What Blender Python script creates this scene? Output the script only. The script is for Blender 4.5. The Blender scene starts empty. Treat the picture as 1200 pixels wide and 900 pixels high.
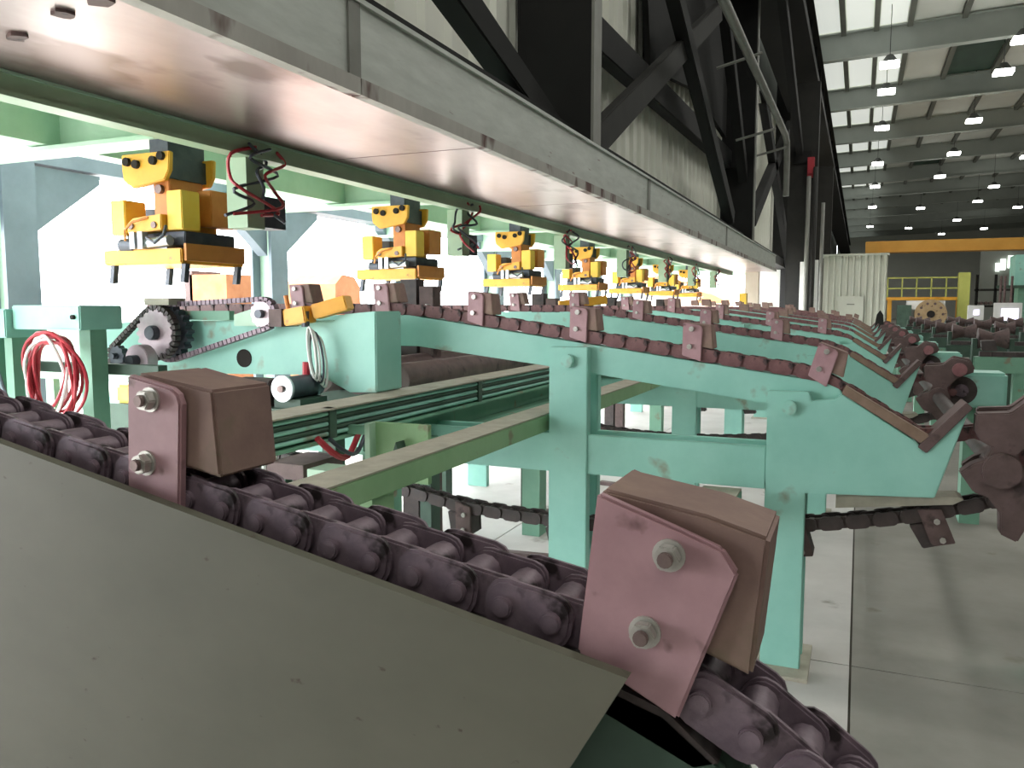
import bpy, bmesh, math, random
from mathutils import Vector, Matrix
random.seed(7)
R = math.radians
scn = bpy.context.scene
col = scn.collection

# ------------------------------------------------------------------ camera
EYE = 1.70
FPX = 950.0
cam = bpy.data.cameras.new('camera'); cam.sensor_width = 36.0; cam.lens = FPX / 1200 * 36.0
cam.clip_start = 0.05; cam.clip_end = 600
camo = bpy.data.objects.new('camera', cam); col.objects.link(camo)
camo.location = (0, 0, EYE)
camo.rotation_euler = (R(90 - 5.41), 0, R(23.15))
scn.camera = camo

# ------------------------------------------------------------------ sky, light, exposure
w = bpy.data.worlds.new('sky'); scn.world = w; w.use_nodes = True
bg = w.node_tree.nodes['Background']
bg.inputs[0].default_value = (0.93, 0.97, 1.0, 1); bg.inputs[1].default_value = 10.0
scn.view_settings.view_transform = 'Standard'
scn.view_settings.look = 'None'
scn.view_settings.gamma = 1.0
scn.view_settings.use_curve_mapping = False
scn.view_settings.exposure = 0.4
LAMP_W = 68.0

# ------------------------------------------------------------------ helpers
def S(r, g, b):
    f = lambda c: (c / 12.92 if c <= 0.04045 else ((c + 0.055) / 1.055) ** 2.4)
    return (f(r / 255), f(g / 255), f(b / 255), 1)

def mat(name, c1, c2=None, rough=0.6, metal=0.0, scale=6.0, spots=None, spot_amt=0.35, spot_scale=14.0, bump=0.0, stretch=(1, 1, 1), emit=None, estr=0.0, detail=6.0):
    m = bpy.data.materials.new(name); m.use_nodes = True
    nt = m.node_tree; N = nt.nodes; L = nt.links
    b = N['Principled BSDF']
    b.inputs['Roughness'].default_value = rough; b.inputs['Metallic'].default_value = metal
    b.inputs['Base Color'].default_value = c1
    if emit:
        b.inputs['Emission Color'].default_value = emit; b.inputs['Emission Strength'].default_value = estr
    if c2 is None and spots is None and bump == 0: return m
    tc = N.new('ShaderNodeTexCoord'); mp = N.new('ShaderNodeMapping'); mp.inputs['Scale'].default_value = stretch
    L.new(tc.outputs['Object'], mp.inputs['Vector'])
    nz = N.new('ShaderNodeTexNoise'); nz.inputs['Scale'].default_value = scale; nz.inputs['Detail'].default_value = detail
    nz.inputs['Roughness'].default_value = 0.62
    L.new(mp.outputs[0], nz.inputs['Vector'])
    rp = N.new('ShaderNodeValToRGB'); rp.color_ramp.elements[0].position = 0.34; rp.color_ramp.elements[1].position = 0.68
    rp.color_ramp.elements[0].color = c1; rp.color_ramp.elements[1].color = c2 or c1
    L.new(nz.outputs['Fac'], rp.inputs['Fac'])
    out = rp.outputs['Color']
    if spots:
        n2 = N.new('ShaderNodeTexNoise'); n2.inputs['Scale'].default_value = spot_scale; n2.inputs['Detail'].default_value = 4
        L.new(mp.outputs[0], n2.inputs['Vector'])
        r2 = N.new('ShaderNodeValToRGB'); e = r2.color_ramp.elements
        e[0].position = 0.72 - spot_amt * 0.4; e[1].position = min(0.98, 0.80 - spot_amt * 0.4)
        L.new(n2.outputs['Fac'], r2.inputs['Fac'])
        mx = N.new('ShaderNodeMix'); mx.data_type = 'RGBA'
        L.new(r2.outputs['Color'], mx.inputs[0]); L.new(out, mx.inputs[6]); mx.inputs[7].default_value = spots
        out = mx.outputs[2]
    L.new(out, b.inputs['Base Color'])
    if bump:
        bp = N.new('ShaderNodeBump'); bp.inputs['Strength'].default_value = bump; bp.inputs['Distance'].default_value = 0.01
        L.new(nz.outputs['Fac'], bp.inputs['Height']); L.new(bp.outputs[0], b.inputs['Normal'])
    return m

M = {}
def dm(k, *a, **kw): M[k] = mat(k, *a, **kw)
dm('teal', S(136, 192, 178), S(154, 206, 192), rough=.5, scale=2.5, spots=S(138, 150, 132), spot_amt=.24, spot_scale=5)
dm('green', S(104, 150, 128), S(122, 166, 142), rough=.55, scale=3, spots=S(130, 124, 104), spot_amt=.25, spot_scale=7)
dm('grass_green', S(124, 158, 116), S(144, 176, 134), rough=.6, scale=3, spots=S(128, 124, 100), spot_amt=.2, spot_scale=8)
dm('dust', S(150, 146, 132), S(172, 165, 150), rough=.9, scale=10)
dm('near_plate', S(86, 85, 72), S(104, 102, 88), rough=.62, scale=2.2, spots=S(66, 54, 42), spot_amt=.10, spot_scale=60, bump=.05, stretch=(.6, 1, 1))
dm('dark_green', S(52, 74, 62), S(66, 90, 76), rough=.6, scale=4)
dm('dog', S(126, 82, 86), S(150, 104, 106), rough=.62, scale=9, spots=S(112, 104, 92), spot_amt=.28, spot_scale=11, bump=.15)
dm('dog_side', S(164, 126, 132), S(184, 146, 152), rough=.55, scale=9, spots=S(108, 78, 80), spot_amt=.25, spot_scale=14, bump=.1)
dm('dog_block', S(128, 102, 96), S(150, 124, 112), rough=.75, scale=10, spots=S(124, 112, 92), spot_amt=.3, spot_scale=9, bump=.2)
dm('chain', S(96, 82, 92), S(140, 122, 132), rough=.5, metal=.25, scale=14, spots=S(48, 40, 42), spot_amt=.3, spot_scale=20, bump=.25)
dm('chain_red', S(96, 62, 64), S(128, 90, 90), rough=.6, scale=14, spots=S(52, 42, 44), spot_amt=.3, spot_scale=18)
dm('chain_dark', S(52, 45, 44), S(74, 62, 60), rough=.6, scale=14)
dm('zinc', S(206, 204, 198), S(180, 176, 170), rough=.4, metal=.6, scale=30)
dm('bolt', S(112, 92, 90), S(138, 120, 116), rough=.5, metal=.5, scale=30)
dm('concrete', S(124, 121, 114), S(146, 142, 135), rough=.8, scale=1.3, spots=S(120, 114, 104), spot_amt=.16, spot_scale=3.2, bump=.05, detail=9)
dm('concrete_clean_daylit', S(176, 172, 168), S(196, 192, 188), rough=.75, scale=1.3, spots=S(140, 134, 126), spot_amt=.16, spot_scale=3.2, bump=.05, detail=9)  # less stained than the right slabs, with daylight also put into the colour
dm('booth', S(182, 184, 170), S(192, 194, 180), rough=.6, scale=1)
dm('joint', S(78, 74, 66), rough=.95)
dm('yard', S(196, 190, 182), S(214, 208, 200), rough=.9, scale=.8)
dm('soffit', S(146, 122, 120), S(176, 156, 156), rough=.33, metal=.8, scale=1.2, spots=S(112, 84, 78), spot_amt=.36, spot_scale=1.8, stretch=(1, .5, 1))
dm('steel_grey', S(178, 182, 176), S(196, 200, 194), rough=.5, metal=.3, scale=5, spots=S(116, 88, 80), spot_amt=.12, spot_scale=6, stretch=(1, .6, 3))
dm('rust_lip', S(164, 160, 154), S(184, 180, 174), rough=.6, metal=.3, scale=4, spots=S(88, 56, 50), spot_amt=.42, spot_scale=3.2, stretch=(1, 1, .4))
dm('pale_green', S(152, 184, 160), S(172, 200, 178), rough=.5, scale=2)
dm('rail_green', S(150, 174, 146), S(164, 186, 158), rough=.5, scale=3)
dm('black', S(15, 15, 15), S(22, 21, 20), rough=.9, scale=3)
dm('black2', S(32, 31, 29), S(40, 39, 36), rough=.9, scale=3)
dm('flange_grey', S(120, 120, 114), S(134, 134, 128), rough=.6, scale=3)
dm('cladding', S(238, 238, 226), S(246, 246, 236), rough=.6, scale=.8, spots=S(160, 154, 138), spot_amt=.14, spot_scale=1.6, stretch=(1, 1, .25))
dm('roof_white', S(232, 234, 226), S(240, 242, 234), rough=.8, scale=.6)
dm('skylight', S(225, 228, 218), rough=.6, emit=(.92, .96, .90, 1), estr=.45)
dm('roof_green', S(54, 76, 64), S(64, 90, 76), rough=.7, scale=1)
dm('rafter', S(172, 178, 172), S(186, 192, 186), rough=.6, scale=.5)
dm('purlin', S(104, 106, 98), S(116, 118, 110), rough=.7, scale=1)
dm('lamp_shell', S(90, 92, 90), rough=.5, metal=.5)
dm('lens', S(255, 255, 250), rough=.4, emit=(1, 1, .94, 1), estr=14)
dm('yellow', S(224, 158, 44), S(236, 176, 62), rough=.45, scale=5, spots=S(150, 96, 50), spot_amt=.15, spot_scale=9)
dm('yellow2', S(236, 188, 60), S(240, 200, 84), rough=.45, scale=5)
dm('orange_shade', S(196, 118, 52), S(214, 138, 66), rough=.5, scale=5)
dm('gunmetal', S(64, 68, 78), S(84, 88, 96), rough=.45, metal=.4, scale=10)
dm('silver', S(206, 208, 212), S(186, 190, 196), rough=.3, metal=.7, scale=10)
dm('hole', S(28, 22, 18), rough=.9)
dm('red_hose', S(160, 34, 48), S(182, 50, 62), rough=.45, scale=10)
dm('red', S(150, 34, 44), S(166, 44, 54), rough=.5, scale=5)
dm('white', S(222, 222, 218), S(232, 232, 230), rough=.5, scale=4)
dm('sprocket', S(170, 152, 160), S(190, 174, 180), rough=.45, metal=.4, scale=12)
dm('rust', S(160, 100, 66), S(182, 122, 84), rough=.9, scale=4)
dm('brown', S(82, 66, 64), S(106, 86, 84), rough=.7, scale=8, spots=S(62, 48, 48), spot_amt=.3, spot_scale=9)
dm('liner', S(122, 100, 84), S(142, 120, 104), rough=.75, scale=8)
dm('screen', S(220, 215, 240), rough=.3, emit=(.82, .80, 1, 1), estr=1.1)
dm('window_glow', S(240, 244, 240), rough=.5, emit=(.9, 1, .92, 1), estr=1.6)
dm('yellow_green', S(186, 190, 96), S(200, 202, 110), rough=.6, scale=2)
dm('tan', S(150, 126, 92), S(172, 148, 112), rough=.7, scale=4, spots=S(104, 82, 60), spot_amt=.3, spot_scale=6)
dm('cream', S(206, 186, 170), S(216, 198, 184), rough=.7, scale=2)
dm('crane_yellow', S(190, 138, 52), S(204, 152, 66), rough=.6, scale=1)
dm('dark_wall', S(120, 124, 118), S(136, 140, 134), rough=.8, scale=.3)
dm('blue_grey', S(96, 108, 118), S(112, 124, 134), rough=.6, scale=2)

def smooth_path(pts, n=8):
    out = []
    P = [Vector(pts[0])] + [Vector(p) for p in pts] + [Vector(pts[-1])]
    for i in range(1, len(P) - 2):
        p0, p1, p2, p3 = P[i - 1:i + 3]
        for k in range(n):
            t = k / n
            out.append(.5 * ((2 * p1) + (p2 - p0) * t + (2 * p0 - 5 * p1 + 4 * p2 - p3) * t * t + (3 * p1 - p0 - 3 * p2 + p3) * t ** 3))
    out.append(Vector(pts[-1])); return out
class MB:
    def __init__(s): s.v = []; s.f = []
    def add(s, vs, fs):
        o = len(s.v); s.v += [tuple(v) for v in vs]; s.f += [tuple(i + o for i in f) for f in fs]; return s
    def box(s, x0, x1, y0, y1, z0, z1):
        vs = [(x, y, z) for x in (x0, x1) for y in (y0, y1) for z in (z0, z1)]
        return s.add(vs, [(0, 1, 3, 2), (4, 6, 7, 5), (0, 4, 5, 1), (2, 3, 7, 6), (0, 2, 6, 4), (1, 5, 7, 3)])
    def prism(s, pts, a, b, ax='y'):
        n = len(pts)
        def mk(p, t): return (p[0], t, p[1]) if ax == 'y' else ((t, p[0], p[1]) if ax == 'x' else (p[0], p[1], t))
        vs = [mk(p, a) for p in pts] + [mk(p, b) for p in pts]
        fs = [tuple(range(n)), tuple(range(2 * n - 1, n - 1, -1))]
        fs += [(i, (i + 1) % n, n + (i + 1) % n, n + i) for i in range(n)]
        return s.add(vs, fs)
    def cyl(s, p0, p1, r, n=16, r1=None):
        p0 = Vector(p0); p1 = Vector(p1); d = (p1 - p0).normalized()
        a = d.orthogonal().normalized(); b = d.cross(a); r1 = r if r1 is None else r1
        vs = []
        for p, q in ((p0, r), (p1, r1)):
            for i in range(n):
                t = 2 * math.pi * i / n; vs.append(p + a * math.cos(t) * q + b * math.sin(t) * q)
        return s.add(vs, [tuple(range(n)), tuple(range(2 * n - 1, n - 1, -1))] + [(i, (i + 1) % n, n + (i + 1) % n, n + i) for i in range(n)])
    def bar(s, p0, p1, wd, ht, up=(0, 0, 1)):
        p0 = Vector(p0); p1 = Vector(p1); d = (p1 - p0).normalized(); u = Vector(up)
        sd = d.cross(u).normalized(); u = sd.cross(d).normalized()
        vs = [p + sd * x * wd / 2 + u * z * ht / 2 for p in (p0, p1) for x, z in ((-1, -1), (1, -1), (1, 1), (-1, 1))]
        return s.add(vs, [(3, 2, 1, 0), (4, 5, 6, 7), (0, 1, 5, 4), (1, 2, 6, 5), (2, 3, 7, 6), (3, 0, 4, 7)])
    def tube(s, pts, r, n=8, closed=False):
        pts = [Vector(p) for p in pts]; m = len(pts); vs = []; fs = []; a = None
        for i, p in enumerate(pts):
            if closed: d = pts[(i + 1) % m] - pts[i - 1]
            else: d = pts[min(i + 1, m - 1)] - pts[max(i - 1, 0)]
            d.normalize()
            a = d.orthogonal().normalized() if a is None else (a - d * a.dot(d)).normalized()
            b = d.cross(a)
            for k in range(n):
                t = 2 * math.pi * k / n; vs.append(p + a * math.cos(t) * r + b * math.sin(t) * r)
        for i in range(m if closed else m - 1):
            j = (i + 1) % m
            for k in range(n): fs.append((i * n + k, i * n + (k + 1) % n, j * n + (k + 1) % n, j * n + k))
        if not closed: fs += [tuple(range(n - 1, -1, -1)), tuple(range((m - 1) * n, m * n))]
        return s.add(vs, fs)
    def mesh(s, name, mt, bevel=0.0, smooth=False):
        me = bpy.data.meshes.new(name); me.from_pydata(s.v, [], s.f)
        bm = bmesh.new(); bm.from_mesh(me)
        bmesh.ops.recalc_face_normals(bm, faces=bm.faces)
        if bevel:
            ed = [e for e in bm.edges if len(e.link_faces) == 2 and e.calc_face_angle(0) > R(35)]
            bmesh.ops.bevel(bm, geom=ed, offset=bevel, segments=2, affect='EDGES', clamp_overlap=True)
        if smooth:
            for f in bm.faces: f.smooth = len(f.verts) == 4
            for e in bm.edges:
                if len(e.link_faces) == 2 and e.calc_face_angle(0) > R(40): e.smooth = False
        bm.to_mesh(me); bm.free(); me.materials.append(M[mt]); return me
    def build(s, name, mt, parent=None, bevel=0.0, smooth=False):
        return inst(s.mesh(name, mt, bevel, smooth), name, parent)

def inst(me, name, parent=None, loc=None, rot=None, scale=None):
    o = bpy.data.objects.new(name, me); col.objects.link(o)
    if parent: o.parent = parent
    if loc: o.location = loc
    if rot: o.rotation_euler = rot
    if scale: o.scale = scale
    return o
def tag(o, label=None, cat=None, group=None, kind=None):
    if label: o['label'] = label
    if cat: o['category'] = cat
    if group: o['group'] = group
    if kind: o['kind'] = kind
    return o
def thing(name, label, cat, loc=(0, 0, 0), group=None):
    o = bpy.data.objects.new(name, None); col.objects.link(o); o.location = loc; o.empty_display_size = .1
    return tag(o, label, cat, group)
def box(*a): return MB().box(*a)
def tree(o, parent=None):
    c = o.copy(); col.objects.link(c); c.parent = parent
    for ch in list(o.children): tree(ch, c)
    return c
ORD = ['first', 'second', 'third', 'fourth', 'fifth', 'sixth', 'seventh', 'eighth', 'ninth', 'tenth', 'eleventh', 'twelfth']

# ================================================================== SETTING
fl = box(-3.6, 24, -24, 136, -.3, -.012).build('floor', 'joint'); tag(fl, 'grey concrete mill floor below the conveyors', 'floor', kind='structure')
slab_cache = {}
xs = [-3.6, -2.4, 0.02, 6, 12, 18, 24]; ys = [-24, -14, -8, -2, 4.05, 10, 16, 22, 30, 40, 55, 75, 100, 136]
for i in range(len(xs) - 1):
    for j in range(len(ys) - 1):
        g = 0.005
        box(xs[i] + g, xs[i + 1] - g, ys[j] + g, ys[j + 1] - g, -.2, 0).build('floor_slab', 'concrete_clean_daylit' if xs[i] < 0 else 'concrete', fl)
yd = box(-120, -3.6, -60, 180, -.3, -.004).build('floor_yard', 'yard'); tag(yd, 'pale sunlit yard ground outside the open side', 'ground', kind='structure')

# enclosing walls
o = box(24, 24.3, -24, 136, 0, 16).build('wall_right', 'dark_wall'); tag(o, 'dark far side wall of the mill hall', 'wall', kind='structure')
o = box(-3.6, 24, 136, 136.3, 0, 16).build('wall_end', 'roof_white'); tag(o, 'distant end wall of the mill hall', 'wall', kind='structure')
o = box(-3.6, 24, -24.3, -24, 0, 16).build('wall_back', 'dark_wall'); tag(o, 'dark wall behind the viewer', 'wall', kind='structure')

# left wall: corrugated cladding sheets above the long opening
wl = box(-3.66, -3.62, -24, 136, 3.35, 14.6).build('wall_left', 'dark_wall'); tag(wl, 'corrugated cream cladding above the open side', 'wall', kind='structure')
prof = []
for k in range(2):
    y = k * .5
    prof += [(0, y), (0, y + .34), (.06, y + .38), (.06, y + .46)]
prof += [(0, 1.0 - .0)]
poly = [(p[0], p[1]) for p in prof] + [(p[0] - .012, p[1]) for p in reversed(prof)]
pm = MB().prism([(a, b * .992) for a, b in poly], 3.4, 9.6, 'z').mesh('wall_panel', 'cladding')
pm2 = MB().prism([(a, b * .992) for a, b in poly], 0, 9.6, 'z').mesh('wall_panel', 'cladding')
for k in range(0, 38): inst(pm, 'wall_panel', wl, (-3.6, k * 1.0, 0))
for k in range(38, 60): inst(pm2, 'wall_panel', wl, (-3.6, k * 1.0, 0))
o = box(-3.65, -3.6, 60, 136, 0, 3.4).build('wall_left_lower', 'dark_wall'); tag(o, 'lower wall at the far end of the open side', 'wall', kind='structure')

o = box(-3.75, -3.67, -24, -1.6, 0, 3.4).build('wall_left_blocker', 'dark_wall'); tag(o, 'unseen wall added behind the viewer to block side light', 'wall', kind='structure')  # unseen wall, added to keep side light off the foreground plate and dogs
# roof
def roof_z(x): return 13.15 + .03 * (x + 3)
ce = MB().prism([(-3.7, 13.5), (24.3, 14.4), (24.3, 14.6), (-3.7, 13.7)], -24.2, 136.2).build('ceiling', 'roof_white'); tag(ce, 'pitched metal roof of the mill hall', 'ceiling', kind='structure')
raf_y = [-19 + 9.5 * k for k in range(17)]
px_edges = [-3.6, -2.3, -1.05, .2, 1.45, 3.4, 5.6, 8, 10.6, 13.4, 17, 20.5, 24]
def raf(y):
    m = MB()
    m.prism([(-3.6, 12.0), (24, 12.85), (24, 12.9), (-3.6, 12.05)], y - .22, y + .22)
    m.prism([(-3.6, 12.05), (24, 12.9), (24, 13.9), (-3.6, 13.05)], y - .02, y + .02)
    m.prism([(-3.6, 13.05), (24, 13.9), (24, 13.95), (-3.6, 13.1)], y - .22, y + .22)
    return m
rm = raf(0).mesh('rafter', 'rafter', 0)
for y in raf_y: inst(rm, 'rafter', ce, (0, y, 0))
for j in range(len(raf_y) - 1):
    y0, y1 = raf_y[j] + .25, raf_y[j + 1] - .25
    for i in range(len(px_edges) - 1):
        a, b = px_edges[i], px_edges[i + 1]
        if raf_y[j] < 18 and i > 4: continue
        if raf_y[j] < 18 and i == 4: b = 24
        mt = 'skylight' if b <= 1.5 else 'roof_white'
        if i == 5 and j % 3 == 0: mt = 'roof_green'
        MB().prism([(a + .14, roof_z(a)), (b - .14, roof_z(b)), (b - .14, roof_z(b) + .06), (a + .14, roof_z(a) + .06)], y0, y1).build('roof_panel', mt, ce)
for x in px_edges[1:-1]:
    for j in range(4, len(raf_y) - 1):
        box(x - .1, x + .1, raf_y[j] + .22, raf_y[j + 1] - .22, roof_z(x) - .22, roof_z(x) + .02).build('purlin', 'purlin', ce)

# high bay lamps
def lamp_parts():
    r = thing('high_bay_lamp', 'x', 'lamp')
    MB().cyl((0, 0, .12), (0, 0, .42), .34, 16, .12).build('housing', 'lamp_shell', r)
    box(-.34, .34, -.34, .34, 0, .12).build('lens', 'lens', r)
    MB().cyl((0, 0, .42), (0, 0, 2.55), .015, 6).build('hanger_rod', 'lamp_shell', r)
    return r
lamp0 = None; cnt = {}
rows = {.7: [35.4, 39.7, 47.5, 59, 70, 84, 104], 4.9: [34, 38.3, 47.5, 57, 66.5, 86.8, 108], 9.2: [38, 48, 60, 73.6, 83.1, 100, 118], 13.2: [70, 89.4, 112]}
rown = {.7: 'row beside the crane girder', 4.9: 'second row from the crane girder', 9.2: 'third row from the crane girder', 13.2: 'outermost row'}
for x, yl in rows.items():
    for k, y in enumerate(yl):
        if lamp0 is None: lamp0 = lamp_parts(); r = lamp0
        else: r = tree(lamp0)
        r.location = (x, y, 10.95)
        tag(r, f'bright square roof lamp, {ORD[k]} from the front in the {rown[x]}', 'lamp', 'high bay lamps under the roof')
def lamp_light(x, y, p):
    L = bpy.data.lights.new('lamp_light', 'AREA'); L.shape = 'SQUARE'; L.size = .84; L.energy = p; L.color = (1, .99, .93)
    o = bpy.data.objects.new('lamp_light', L); col.objects.link(o); o.location = (x, y, 10.93)
for x, yl in rows.items():
    for y in yl: lamp_light(x, y, LAMP_W)
for x in (.7, 4.9, 9.2):
    for k, y in enumerate((-14, -4, 6, 16, 26)):
        r = tree(lamp0); r.location = (x, y, 10.95)
        tag(r, f'square roof lamp overhead, {ORD[k]} from the back in the {rown[x]}', 'lamp', 'high bay lamps under the roof')
        lamp_light(x, y, LAMP_W)

# ------------------------------------------------------------------ black steel columns, braces and crane girder
def hcol(name, x0, x1, y, z0, z1, label, mt='black', fl='flange_grey', fw=.26):
    r = thing(name, label, 'column')
    box(x0 + .03, x1 - .03, y - .015, y + .015, z0, z1).build('web', mt, r)
    box(x1 - .03, x1, y - .02, y - .02 + fw, z0, z1).build('flange', fl, r)
    box(x0, x0 + .03, y - .02, y - .02 + fw, z0, z1).build('flange', mt, r)
    return r
hcol('steel_column', -3.45, -2.6, 8.24, 3.3, 13.2, 'large black column above the overhead box beam, nearest the viewer')
hcol('steel_column', -3.45, -2.6, 21.9, 3.3, 13.2, 'second large black column along the cladding wall')
hcol('steel_column', -3.45, -2.5, 35.6, 0, 13.2, 'third black column, standing on the floor past the box beam')
c = hcol('crane_column', -2.45, -1.5, 30.0, 0, 9.3, 'thick dark column carrying the crane girder beside the white booth', 'black2', 'black2', .5)
box(-2.3, -1.7, 29.9, 30.6, 6.6, 7.0).build('bracket', 'black', c)
hcol('crane_column', -2.45, -1.6, 48.0, 0, 9.3, 'far dark crane column behind the white booth', 'black2', 'black2', .5)
box(-3.2, -2.85, -6, 40, 3.28, 3.6).build('truss_chord', 'black').name = 'truss_chord'
tag(bpy.data.objects['truss_chord'], 'long black bottom chord under the cladding wall', 'beam')
def brace(p0, p1, wd, ht, label, mt='black', up=(1, 0, 0), name='diagonal_brace'):
    r = thing(name, label, 'brace')
    p0 = Vector(p0); p1 = Vector(p1)
    MB().bar(p0, p1, wd, .03, up).build('leg_plate', mt, r)
    d = (p1 - p0).normalized(); n = Vector(up).cross(d).normalized()
    MB().bar(p0 + n * wd / 2 + Vector(up) * -ht / 2, p1 + n * wd / 2 + Vector(up) * -ht / 2, .03, ht, up).build('leg_plate', mt, r)
    MB().bar(p0 - n * wd / 2 + Vector(up) * -ht / 2, p1 - n * wd / 2 + Vector(up) * -ht / 2, .03, ht, up).build('leg_plate', mt, r)
    return r
brace((-2.95, 3.9, 4.75), (-2.95, 8.1, 3.55), .24, .2, 'thick black strut slanting down to the nearest black column')
brace((-2.85, 9.0, 3.5), (-2.85, 17.6, 7.75), .34, .12, 'dark flat brace rising right from the nearest column', 'black2')
brace((-3.2, 8.3, 5.15), (-3.2, 22, 5.5), .42, .2, 'black horizontal strut crossing behind the rising brace', 'black')
brace((-2.75, 11.6, 7.2), (-2.75, 19.4, 3.75), .3, .2, 'black brace falling right towards the second column')
brace((-2.8, 17, 9.0), (-2.8, 22, 5.0), .3, .2, 'black brace high up beside the second column')
brace((-2.6, 24, 7.5), (-2.6, 35, 3.2), .4, .2, 'black brace falling towards the third column')
brace((-2.6, 22.2, 4.0), (-2.6, 33, 8.5), .4, .2, 'black brace rising from the second column')
for k, y in enumerate((9.45, 9.95)):
    o = box(-3.5, -3.3, y - .1, y + .1, 4.9, 9).build('wall_stud', 'black')
    tag(o, ['left', 'right'][k] + ' one of two short dark studs on the cladding near the column', 'stud', 'dark studs on the cladding')
o = MB().prism([(13.5, 5.6), (17.5, 6.2), (21.6, 6.0), (21.6, 9.6), (12.5, 9.6)], -3.4, -3.3, 'x').build('gusset_panel', 'black'); tag(o, 'dark steel panel high on the cladding before the second column', 'panel')
# girder with walkway
g = thing('crane_girder', 'long black crane runway girder high along the column row', 'girder')
box(-3.0, -1.65, 6, 134, 9.6, 9.66).build('bottom_flange', 'black', g)
box(-2.4, -2.34, 6, 134, 9.66, 11.0).build('web', 'black', g)
box(-3.0, -1.65, 6, 134, 11.0, 11.06).build('top_flange', 'black', g)
box(-1.71, -1.65, 6, 134, 9.66, 9.9).build('edge_plate', 'black', g)
sm = box(-2.36, -1.75, -.02, .02, 9.66, 11.0).mesh('stiffener', 'black')
for k in range(40): inst(sm, 'stiffener', g, (0, 8 + k * 3.0, 0))
# knee braces between crane columns and girder
for k, (a, b, l) in enumerate([((-2.0, 30.3, 6.9), (-2.0, 22, 9.55), 'slanting black knee brace on the viewer side of the crane column'), ((-2.0, 30.4, 6.9), (-2.0, 38, 9.55), 'black knee brace on the far side of the crane column')]):
    brace(a, b, .35, .2, l, 'black')
o = MB().tube([(-2.1, 10, 6.35), (-2.1, 24.3, 6.5), (-2.1, 24.9, 6.4), (-2.1, 25.1, 5.9), (-2.1, 25.1, 4.9)], .085, 12).build('duct_pipe', 'flange_grey', smooth=True); tag(o, 'long light grey pipe running level under the crane girder', 'pipe')
for k, (y, z) in enumerate([(17.5, 6.9), (20.5, 6.0), (23.5, 6.1)]):
    o = MB().tube([(-2.9, y, z - .3), (-2.0, y, z - .1)], .03, 8).build('pipe_hanger', 'flange_grey'); tag(o, f'thin grey rod under the grey pipe, {ORD[k]} from the viewer', 'rod', 'thin rods under the grey pipe')
for k, (x, y, zt) in enumerate([(-1.75, 29.6, 6.1), (-1.56, 29.6, 6.4), (-1.27, 29.6, 5.2)]):
    o = MB().tube([(x, y, 0), (x, y, zt)], [.07, .06, .06][k], 8).build('conduit_pipe', ['flange_grey', 'black2', 'flange_grey'][k], smooth=True)
    tag(o, ['pale vertical conduit left beside the crane column', 'dark vertical conduit beside the crane column', 'thin vertical conduit next to the white booth'][k], 'pipe')
rb = thing('hose_box', 'red box mounted high on the crane column', 'box')
box(-1.82, -1.6, 29.7, 29.97, 6.1, 6.75).build('body', 'red', rb); box(-1.80, -1.62, 29.65, 29.7, 6.2, 6.65).build('lid', 'red', rb)
o = box(-1.95, -1.80, 29.7, 29.8, 0, 3.25).build('cover_panel', 'white'); tag(o, 'narrow white panel between dark columns left of booth', 'panel')
o = box(-1.47, -1.36, 29.7, 29.8, 0, 3.3).build('cover_panel', 'white'); tag(o, 'thin white strip just left of the white booth', 'panel')

# ------------------------------------------------------------------ overhead box beam (gantry walkway)
ga = thing('overhead_box_beam', 'long grey steel box beam overhead with shiny soffit', 'beam')
XL, XR, ZU = -3.52, -2.35, 2.75
sy = [-3.1, -1.1, 1.9, 4.95, 7.95, 10.95, 13.95, 16.95, 19.95, 22.95, 25.3]
for a, b in zip(sy, sy[1:]): box(XL, XR - .01, a + .008, b - .008, ZU, ZU + .012).build('soffit_panel', 'soffit', ga)
box(XL, XR - .03, -3.1, 25.3, ZU + .014, ZU + .05).build('soffit_frame', 'hole', ga)
jy = [-3.1, 3.5, 9.6, 15.7, 25.3]
for a, b in zip(jy, jy[1:]):
    box(XR - .02, XR, a + .006, b - .006, ZU + .06, 3.2).build('side_plate', 'steel_grey', ga)
    box(XR - .02, XR + .045, a + .006, b - .006, ZU - .005, ZU + .075).build('lower_lip', 'rust_lip', ga)
for y in jy[1:-1]: box(XR - .01, XR + .012, y - .05, y + .05, ZU + .08, 3.2).build('joint_strip', 'flange_grey', ga)
box(XR - .12, XR + .02, -3.1, 25.3, 3.2, 3.225).build('top_flange', 'steel_grey', ga)
box(XL, XR - .1, -3.1, 25.3, 3.13, 3.15).build('walk_plate', 'steel_grey', ga)
box(XL, XL + .02, -3.1, 25.3, 2.76, 3.2).build('side_plate', 'pale_green', ga)
# patches of rusty residue hanging on the soffit near the viewer
for k, (x, y) in enumerate([(-2.66, 2.14), (-3.05, 2.24), (-2.33 - .1, 2.10)]):
    pts = []
    for t in range(10):
        a = t * .628; pts.append((x + math.cos(a) * .05 * random.uniform(.6, 1.2), y + math.sin(a) * .04 * random.uniform(.6, 1.2)))
    MB().prism(pts, ZU - .012, ZU + .002, 'z').build('weld_patch', 'brown', ga)
# green trolley rail below the left edge
rl = thing('trolley_rail', 'green rail under the left edge of the box beam', 'rail')
box(-3.56, -3.53, -3, 25, 2.66, 3.0).build('web', 'rail_green', rl)
box(-3.64, -3.515, -3, 25, 2.635, 2.66).build('bottom_flange', 'rail_green', rl)
box(-3.53, -3.515, -3, 25, 2.735, 2.748).build('edge_strip', 'pale_green', rl)

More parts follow.
